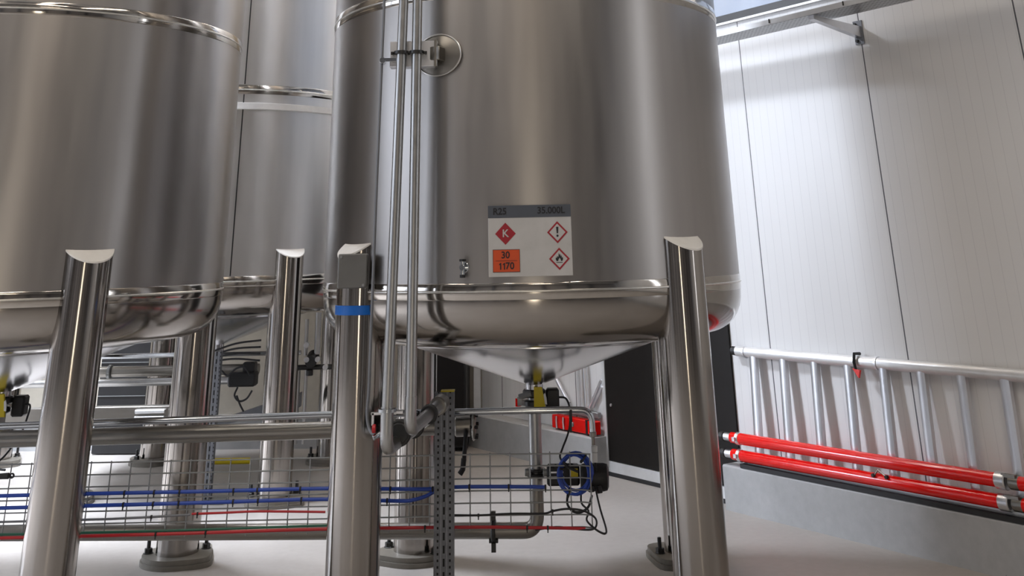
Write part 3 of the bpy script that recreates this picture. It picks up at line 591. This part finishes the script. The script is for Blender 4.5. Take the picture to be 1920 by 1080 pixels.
cable([(.345, 7.70, .66), (.345, 7.66, .61), (.385, 7.63, .575), (.37, 7.62, .53), (.41, 7.62, .49), (.45, 7.62, .465), (.482, 7.63, .455), (.490, 7.66, .475), (.465, 7.72, .56), (.45, 7.80, .63), (.448, 7.85, .65)], .006, M_RUB, 'black cable hanging in a long narrow loop below the motor actuator')
cable([(.262, 7.70, .655), (.255, 7.66, .61), (.285, 7.64, .575), (.335, 7.63, .57), (.385, 7.66, .59), (.415, 7.74, .635)], .0075, M_RUB, 'black cable sagging in a shallow curve under the motor actuator')
# blue coil
co = thing('cable_coil', (.305, 7.66, .66), 'coil of blue cable hung on the right end of the mesh tray', 'cable')
g = MB(); random.seed(3)
pts = []
for k in range(0, 5*24+1):
    t = 2*math.pi*k/24; lp = k//24; rr = .108+.010*math.sin(1.7*lp+t*.5)+.008*((lp*7) % 3-1); pts.append((.302+rr*.92*math.cos(t)+.004*lp, 7.645+.012*(lp % 3)-.02*math.sin(t*.5), .772+rr*math.sin(t)))
g.tube(pts, .0085, 8); build(g, 'loops', M_BLUE, co)
for t in (R_(50), R_(160), R_(250)):
    q = Vector((.302+.10*math.cos(t), 7.652, .772+.108*math.sin(t))); tt = Vector((-math.sin(t), 0, math.cos(t)))
    g = MB(); g.lathe(q-tt*.006, [(.03, 0), (.033, .001), (.033, .011), (.03, .012)], 14, tt); build(g, 'coil_tie', M_BLACK, co)
g = MB(); g.tube(catmull([(.235, 7.60, .845), (.27, 7.60, .815), (.33, 7.60, .79)]), .008, 8); build(g, 'loose_end', M_BLACK, co)
# dark connectors at the far left end
for (x, z, lab) in ((-3.25, .832, 'upper'), (-3.31, .520, 'lower')):
    g = MB(); g.tube([(x-.7, CY-.01, z-.004), (x-.12, CY-.01, z), (x, CY-.01, z+.004)], [.010, .014, .018], 10); g.lathe((x+.02, CY-.01, z+.004), [(.008, -.006), (.016, -.004), (.016, .004), (.008, .006)], 14, (0, 1, 0))
    tag(build(g, 'cable_end', M_GREEN if 0 else M_RUB), '%s of two dark cable ends on the mesh tray at the left edge' % lab, 'cable')

# ------------------------------------------------------------------ right wall: ladder, red tubes, tray
ld = thing('ladder', W(6.1, PH, .12), 'aluminium ladder lying on its side against the right wall', 'ladder')
g = MB(); g.tube([W(7.50, 1.213, .055), W(6.0, 1.209, .055), W(3.2, 1.205, .055)], .042, 20); ur = build(g, 'top_rail', M_WHALU, ld)
g = MB(); g.cyl(W(7.50, 1.213, .055), W(7.56, 1.213, .055), .036, 16); build(g, 'end_cap', M_BLACK, ur)
for s in (7.40, 5.985):
    g = MB(); g.lathe(W(s, 1.209, .055)-WS*.012, [(.042, 0), (.048, .002), (.048, .022), (.042, .024)], 20, WS); build(g, 'collar', M_ALU, ur)
g = MB(); g.tube([W(7.50, PH+.045, .105), W(3.2, PH+.045, .105)], .040, 16); build(g, 'bottom_rail', M_WHALU, ld)
for k in range(13):
    s = 7.30-.3425*k; g = MB(); a_ = W(s, PH+.05, .105); b_ = W(s, 1.19, .06); ax = (b_-a_).normalized(); pr = [(-.036, -.018), (-.014, -.026), (.014, -.026), (.036, -.018), (.036, .018), (-.036, .018)]
    g.poly([a_+WS*u-WN*(-v) for u, v in pr], ax, (b_-a_).length); build(g, 'rung', M_ALU, ld)
g = MB(); h = [W(6.165, 1.265, .03), W(6.165, 1.27, .10), W(6.165, 1.21, .115), W(6.165, 1.14, .10)]; g.tube(h, [.012, .012, .012, .01], 8)
hk = thing('wall_hook', W(6.165, 1.15, .05), 'black hook with a red tip holding the ladder rail', 'hook'); build(g, 'hook', M_BLACK, hk)
g = MB(); g.poly([W(6.19, 1.165, .115), W(6.12, 1.155, .115), W(6.14, 1.10, .115)], WN, .02); build(g, 'red_tip', M_RED, hk)
def redtube(zA, zB, lab, off, s0=7.45, s1=5.02):
    r = .044; d = thing('red_pipe', W(6.2, zA-.05, off), lab, 'pipe', 'red pipes along the plinth')
    P = lambda s: W(s, zA+(zB-zA)*(7.6-s)/2.75, off)
    g = MB(); g.tube([P(s0), P(s1)], r, 24); build(g, 'main_section', M_RED, d)
    g = MB(); g.tube([P(s1-.16), P(2.5)], r*.98, 24); build(g, 'next_section', M_RED, d)
    g = MB(); g.cyl(P(s0+.02), P(s0+.10), r*.95, 24); build(g, 'end_collar', M_RED, d)
    g = MB(); g.cyl(P(s0-.01), P(s0+.03), r*1.12, 20); g.box(P(s0+.02)-WN*.05, (.03, .03, .03), AW); build(g, 'silver_coupling', M_ALU, d)
    g = MB(); g.cyl(P(s0+.10), P(s0+.18), r*.72, 18); build(g, 'threaded_end', M_ALU, d)
    g = MB(); g.cyl(P(s0+.18), P(s0+.23), r*.85, 18); build(g, 'black_end_cap', M_BLACK, d)
    g = MB(); g.cyl(P(s1-.07), P(s1+.01), r*1.22, 20); build(g, 'silver_coupling', M_ALU, d)
    g = MB(); g.cyl(P(s1-.17), P(s1-.09), r*1.0, 20); g.box(P(s1-.10)+ZU*.04-WN*.02, (.10, .03, .02), AW); build(g, 'coupling_ring', M_DPIPE, d)
redtube(.5465, .5675, 'upper of the two long red pipes along the plinth of the right wall', .17)
redtube(.4206, .4418, 'lower of the two long red pipes along the plinth of the right wall', .17)
g = MB(); g.box(W(5.0, .350, .172), (4.9, .05, .03), AW); tag(build(g, 'black_strip', M_RUB), 'black strip lying on the plinth under the red pipes', 'strip')  # flat black strip along the plinth below the lower pipe
ck = thing('pipe_hook', W(6.0, .48, .15), 'small dark forked hook between the two red pipes', 'hook')
g = MB(); g.tube([W(6.03, .470, .21), W(6.0, .505, .20), W(5.93, .475, .215)], .006, 8); build(g, 'fork', M_DPIPE, ck)
for s, z in ((6.04, .466), (5.92, .470)):
    g = MB(); g.cyl(W(s, z, .20), W(s, z, .225), .013, 10); build(g, 'tip', M_BLACK, ck)
# cable tray with its bracket
TZ = 3.855
tr = thing('perforated_cable_tray', W(6, TZ, .45), 'perforated galvanised cable tray running along the right wall near the top', 'cable tray')
g = MB(); g.box(W(5.7, TZ, .45), (7.0, .30, .004), AW); build(g, 'perforated_base', M_TRAY, tr, uvplane=(W(0, 0, 0), WS, WN))
g = MB(); g.box(W(5.7, TZ+.022, .60), (7.0, .004, .044), AW); g.box(W(5.7, TZ+.022, .30), (7.0, .004, .044), AW); build(g, 'side_flange', M_WHALU, tr)
for s in (6.95, 6.2, 5.4, 4.9):
    g = MB(); g.cyl(W(s, TZ+.01, .606), W(s, TZ+.045, .606), .006, 8); build(g, 'bolt', M_BLACK, tr)
def bracket(s, lab):
    b = thing('cantilever_bracket', W(s, 3.70, .0), lab, 'bracket')
    g = MB(); g.poly([W(s+.028, z, o) for o, z in [(0.012, 3.715), (0.012, 3.81), (.60, 3.85), (.60, 3.815)]], -WS, .056); build(g, 'arm', M_ALU, b)
    g = MB(); g.box(W(s, 3.76, .006), (.09, .012, .20), AW); build(g, 'wall_plate', M_GREYST, b)
    for z in (3.83, 3.69): g = MB(); g.cyl(W(s+.02, z, .01), W(s+.02, z, .03), .014, 8); build(g, 'bolt', M_BLACK, b)
bracket(5.745, 'steel cantilever bracket holding the perforated tray at the wall joint')

# ------------------------------------------------------------------ far end behind the middle tank
fb = thing('red_beam', W(9.9, PH, .12), 'red rectangular beam strapped down on the far plinth behind the middle tank', 'beam')
g = MB(); g.cbox(W(9.86, PH+.075, .11), (.72, .09, .12), .006, AW); build(g, 'beam', M_RED, fb)
for s in (10.12, 10.0): g = MB(); g.tube([W(s, PH+.02, .165), W(s, PH+.09, .17), W(s, PH+.13, .165)], .010, 8); build(g, 'hook', M_ALU, fb)
g = MB(); g.box(W(9.62, PH+.075, .11), (.03, .10, .13), AW); build(g, 'black_strap', M_BLACK, fb)
g = MB(); g.cyl(W(9.85, PH+.08, .156), W(9.85, PH+.08, .17), .022, 12); build(g, 'round_plug', M_GALV, fb)
g = MB(); g.cbox(W(10.25, PH+.175, .04), (1.4, .05, .055), .005, AW); tag(build(g, 'grey_rail', M_GALV), 'grey rail lying behind the red beam on the far plinth', 'rail')
g = MB(); g.box(W(10.97, PH+.175, .07), (.03, .055, .08), AW); tag(build(g, 'end_marker', M_RED), 'small red end piece at the tip of the grey rail', 'marker')
tr_ = thing('trestle', W(9.7, PH, .2), 'folded aluminium trestle of thin tubes leaning on the far right wall', 'trestle')
def bar(a, b, r=.018, nm='tube'): g = MB(); g.tube([a, b], r, 10); return build(g, nm, M_ALU, tr_)
bar(W(10.34, .86, .04), W(10.06, .58, .04), .02, 'diagonal_brace'); bar(W(9.50, .78, .03), W(9.66, .58, .03), .016, 'diagonal_brace')
bar(W(9.50, .84, .03), W(9.72, .57, .03), .014, 'diagonal_brace')
bar(W(9.76, 1.12, .05), W(9.74, .57, .05), .022, 'upright'); bar(W(9.86, 1.12, .05), W(9.86, .57, .05), .018, 'upright')
bar(W(10.8, 1.10, .05), W(10.8, .58, .05), .014, 'upright')
# back wall furniture
bk = thing('tall_dark_cabinet', B(.42, 0, .25), 'tall black cabinet in the far corner behind the left side of the tank', 'cabinet')
g = MB(); g.cbox(B(.50, .98, .26), (.72, .42, 1.9), .01, AB); build(g, 'body', M_BLACK, bk)
g = MB(); g.cbox(B(.36, .98, .475), (.40, .02, 1.84), .004, AB); build(g, 'door_leaf', M_DOOR, bk)
g = MB(); g.box(B(.05, 1.2, .05), (.08, .08, 2.4), AB); tag(build(g, 'corner_trim', M_WHALU), 'pale vertical corner trim where the far walls meet', 'trim')
bk2 = thing('dark_cabinet', B(4.0, 0, .3), 'wide black cabinet against the back wall left of the back row legs', 'cabinet')
g = MB(); g.cbox(B(4.18, .72, .3), (.62, .4, 1.42), .01, AB); build(g, 'body', M_BLACK, bk2)
for z in (.95, .83, .60): g = MB(); g.box(B(4.18, z, .51), (.60, .01, .008), AB); build(g, 'trim_line', M_GALV, bk2)
# piping under the back tank
def bp(y, z, x0, x1, r, m, lab, cl_=()):
    d = thing('back_pipe', ((x0+x1)/2, y, z-r), lab, 'pipe', 'pipes under the back row tank')
    g = MB(); g.tube([(x0, y+.05, z), (x1, y, z)], r, 20); build(g, 'run', m, d)
    for xx in cl_: g = MB(); g.cyl((xx-.02, y, z), (xx+.02, y, z), r*1.35, 20); build(g, 'joint_ring', M_GALV, d)
bp(12.15, 1.00, -8, -2.75, .050, M_DPIPE, 'upper dull pipe running under the back row tank', (-3.6, -4.3))
bp(12.0, .915, -8, -2.80, .036, M_PIPE, 'lower bright pipe running under the back row tank', (-3.0,))
bp(12.3, 1.13, -6, -2.35, .022, M_CHROME, 'thin shiny tube above the other back pipes')
bp(11.6, 1.19, -6, -3.3, .018, M_CHROME, 'thinnest tube close under the back row tank dish')
sb = thing('steel_beam', (-4.0, 10.6, .735), 'square grey steel beam behind the left tank\'s rear leg', 'beam')
g = MB(); g.cbox((-4.0, 10.6, .80), (1.9, .10, .13), .006); build(g, 'beam', M_DPIPE, sb)
for z in (.825, .775):
    g = MB(); g.cyl((-3.46, 10.53, z), (-3.2, 10.53, z), .017, 14); build(g, 'stub_tube', M_WHALU, sb)
st = thing('perforated_post', (-2.98, 11.21, 0), 'narrow blue-grey perforated post behind the left tank\'s rear leg', 'post')
g = MB(); g.box((-2.96, 11.2, .62), (.10, .005, 1.24)); build(g, 'perforated_face', M_STRUT, st, uvplane=((-3.01, 0, 0), (1, 0, 0), (0, 0, 1)))
g = MB(); g.box((-2.91, 11.23, .62), (.005, .06, 1.24)); g.box((-3.01, 11.23, .62), (.005, .06, 1.24)); build(g, 'side_flange', M_GREYST, st)
g = MB(); g.cbox((-2.93, 11.2, .012), (.34, .2, .024), .004); build(g, 'base_plate', M_GALV, st)
ac = thing('black_actuator', (-2.78, 11.7, .9), 'black box actuator hanging under the back row tank with looping cables', 'actuator')
g = MB(); g.cbox((-2.80, 11.7, .955), (.27, .16, .13), .015); build(g, 'housing', M_BLACK, ac)
g = MB(); g.cbox((-2.74, 11.7, 1.06), (.12, .12, .09), .01); build(g, 'top_box', M_BLACK, ac)
g = MB(); g.tube(catmull([(-2.83, 11.62, .89), (-2.85, 11.60, .82), (-2.80, 11.60, .77), (-2.73, 11.60, .79), (-2.68, 11.60, .86)]), .009, 8); build(g, 'cable', M_RUB, ac)
g = MB(); g.tube(catmull([(-2.83, 11.60, .82), (-2.79, 11.60, .74), (-2.75, 11.6, .68)]), .009, 8); build(g, 'cable', M_RUB, ac)
g = MB(); g.tube(catmull([(-3.05, 11.55, 1.08), (-2.98, 11.55, 1.04), (-2.92, 11.55, 1.0), (-2.84, 11.55, 1.06), (-2.76, 11.55, 1.07), (-2.70, 11.55, 1.0)]), .009, 8); build(g, 'cable', M_RUB, ac)
cdt = thing('cable_bundle', (-2.9, 11.5, 1.15), 'fan of dark cables curving under the back row tank', 'cable')
for k in range(4):
    g = MB(); g.tube(catmull([(-3.4, 11.5, 1.10+.02*k), (-3.1, 11.5, 1.13+.028*k), (-2.85, 11.5, 1.15+.045*k), (-2.6, 11.5, 1.13+.06*k)]), .009, 8); build(g, 'cable', M_RUB, cdt)
g = MB(); g.poly([(-3.30, 12.6, .47), (-2.40, 12.6, .72), (-2.40, 12.6, .585), (-3.30, 12.6, .42)][::-1], (0, 1, 0), .14); tag(build(g, 'sloping_beam', M_GREYST), 'dark sloping beam behind the bright leg of the back row tank', 'beam')
vm = thing('valve_manifold', (-2.1, 11.7, 1.0), 'cluster of small pipes and fittings right of the bright back row leg', 'valve')
for (x, z0, z1, r, m) in ((-2.30, 1.22, 1.45, .035, M_WHALU), (-2.19, 1.15, 1.48, .018, M_PIPE), (-2.075, 1.16, 1.54, .030, M_PIPE)):
    g = MB(); g.tube([(x, 11.7, z0), (x, 11.7, z1)], r, 14); build(g, 'vertical_pipe', m, vm)
g = MB(); g.tube([(-2.36, 11.7, 1.045), (-1.92, 11.7, 1.045)], .024, 12); build(g, 'cross_pipe', M_CLAMP, vm)
g = MB(); g.cyl((-2.12, 11.62, 1.10), (-2.12, 11.78, 1.14), .06, 16); g.cyl((-2.14, 11.7, 1.02), (-2.14, 11.7, .97), .035, 12); build(g, 'valve_body', M_BLACK, vm)
for (x, z) in ((-2.31, 1.10), (-2.16, 1.12), (-2.05, 1.12), (-1.97, 1.05), (-2.17, 1.25)):
    g = MB(); g.cyl((x, 11.60, z), (x, 11.66, z), .026, 10); build(g, 'fitting', M_ALU, vm)
g = MB(); g.tube([(-2.30, 11.9, .35), (-2.30, 11.9, 1.0)], .032, 12); g.tube([(-2.21, 11.9, .35), (-2.21, 11.9, 1.0)], .016, 12); build(g, 'down_pipe', M_PIPE, vm)
g = MB(); g.cyl((-3.35, 12.9, .06), (-2.95, 12.9, .06), .03, 12); tag(build(g, 'yellow_hose', M_YEL), 'short yellow hose lying on the floor near the back wall', 'hose')
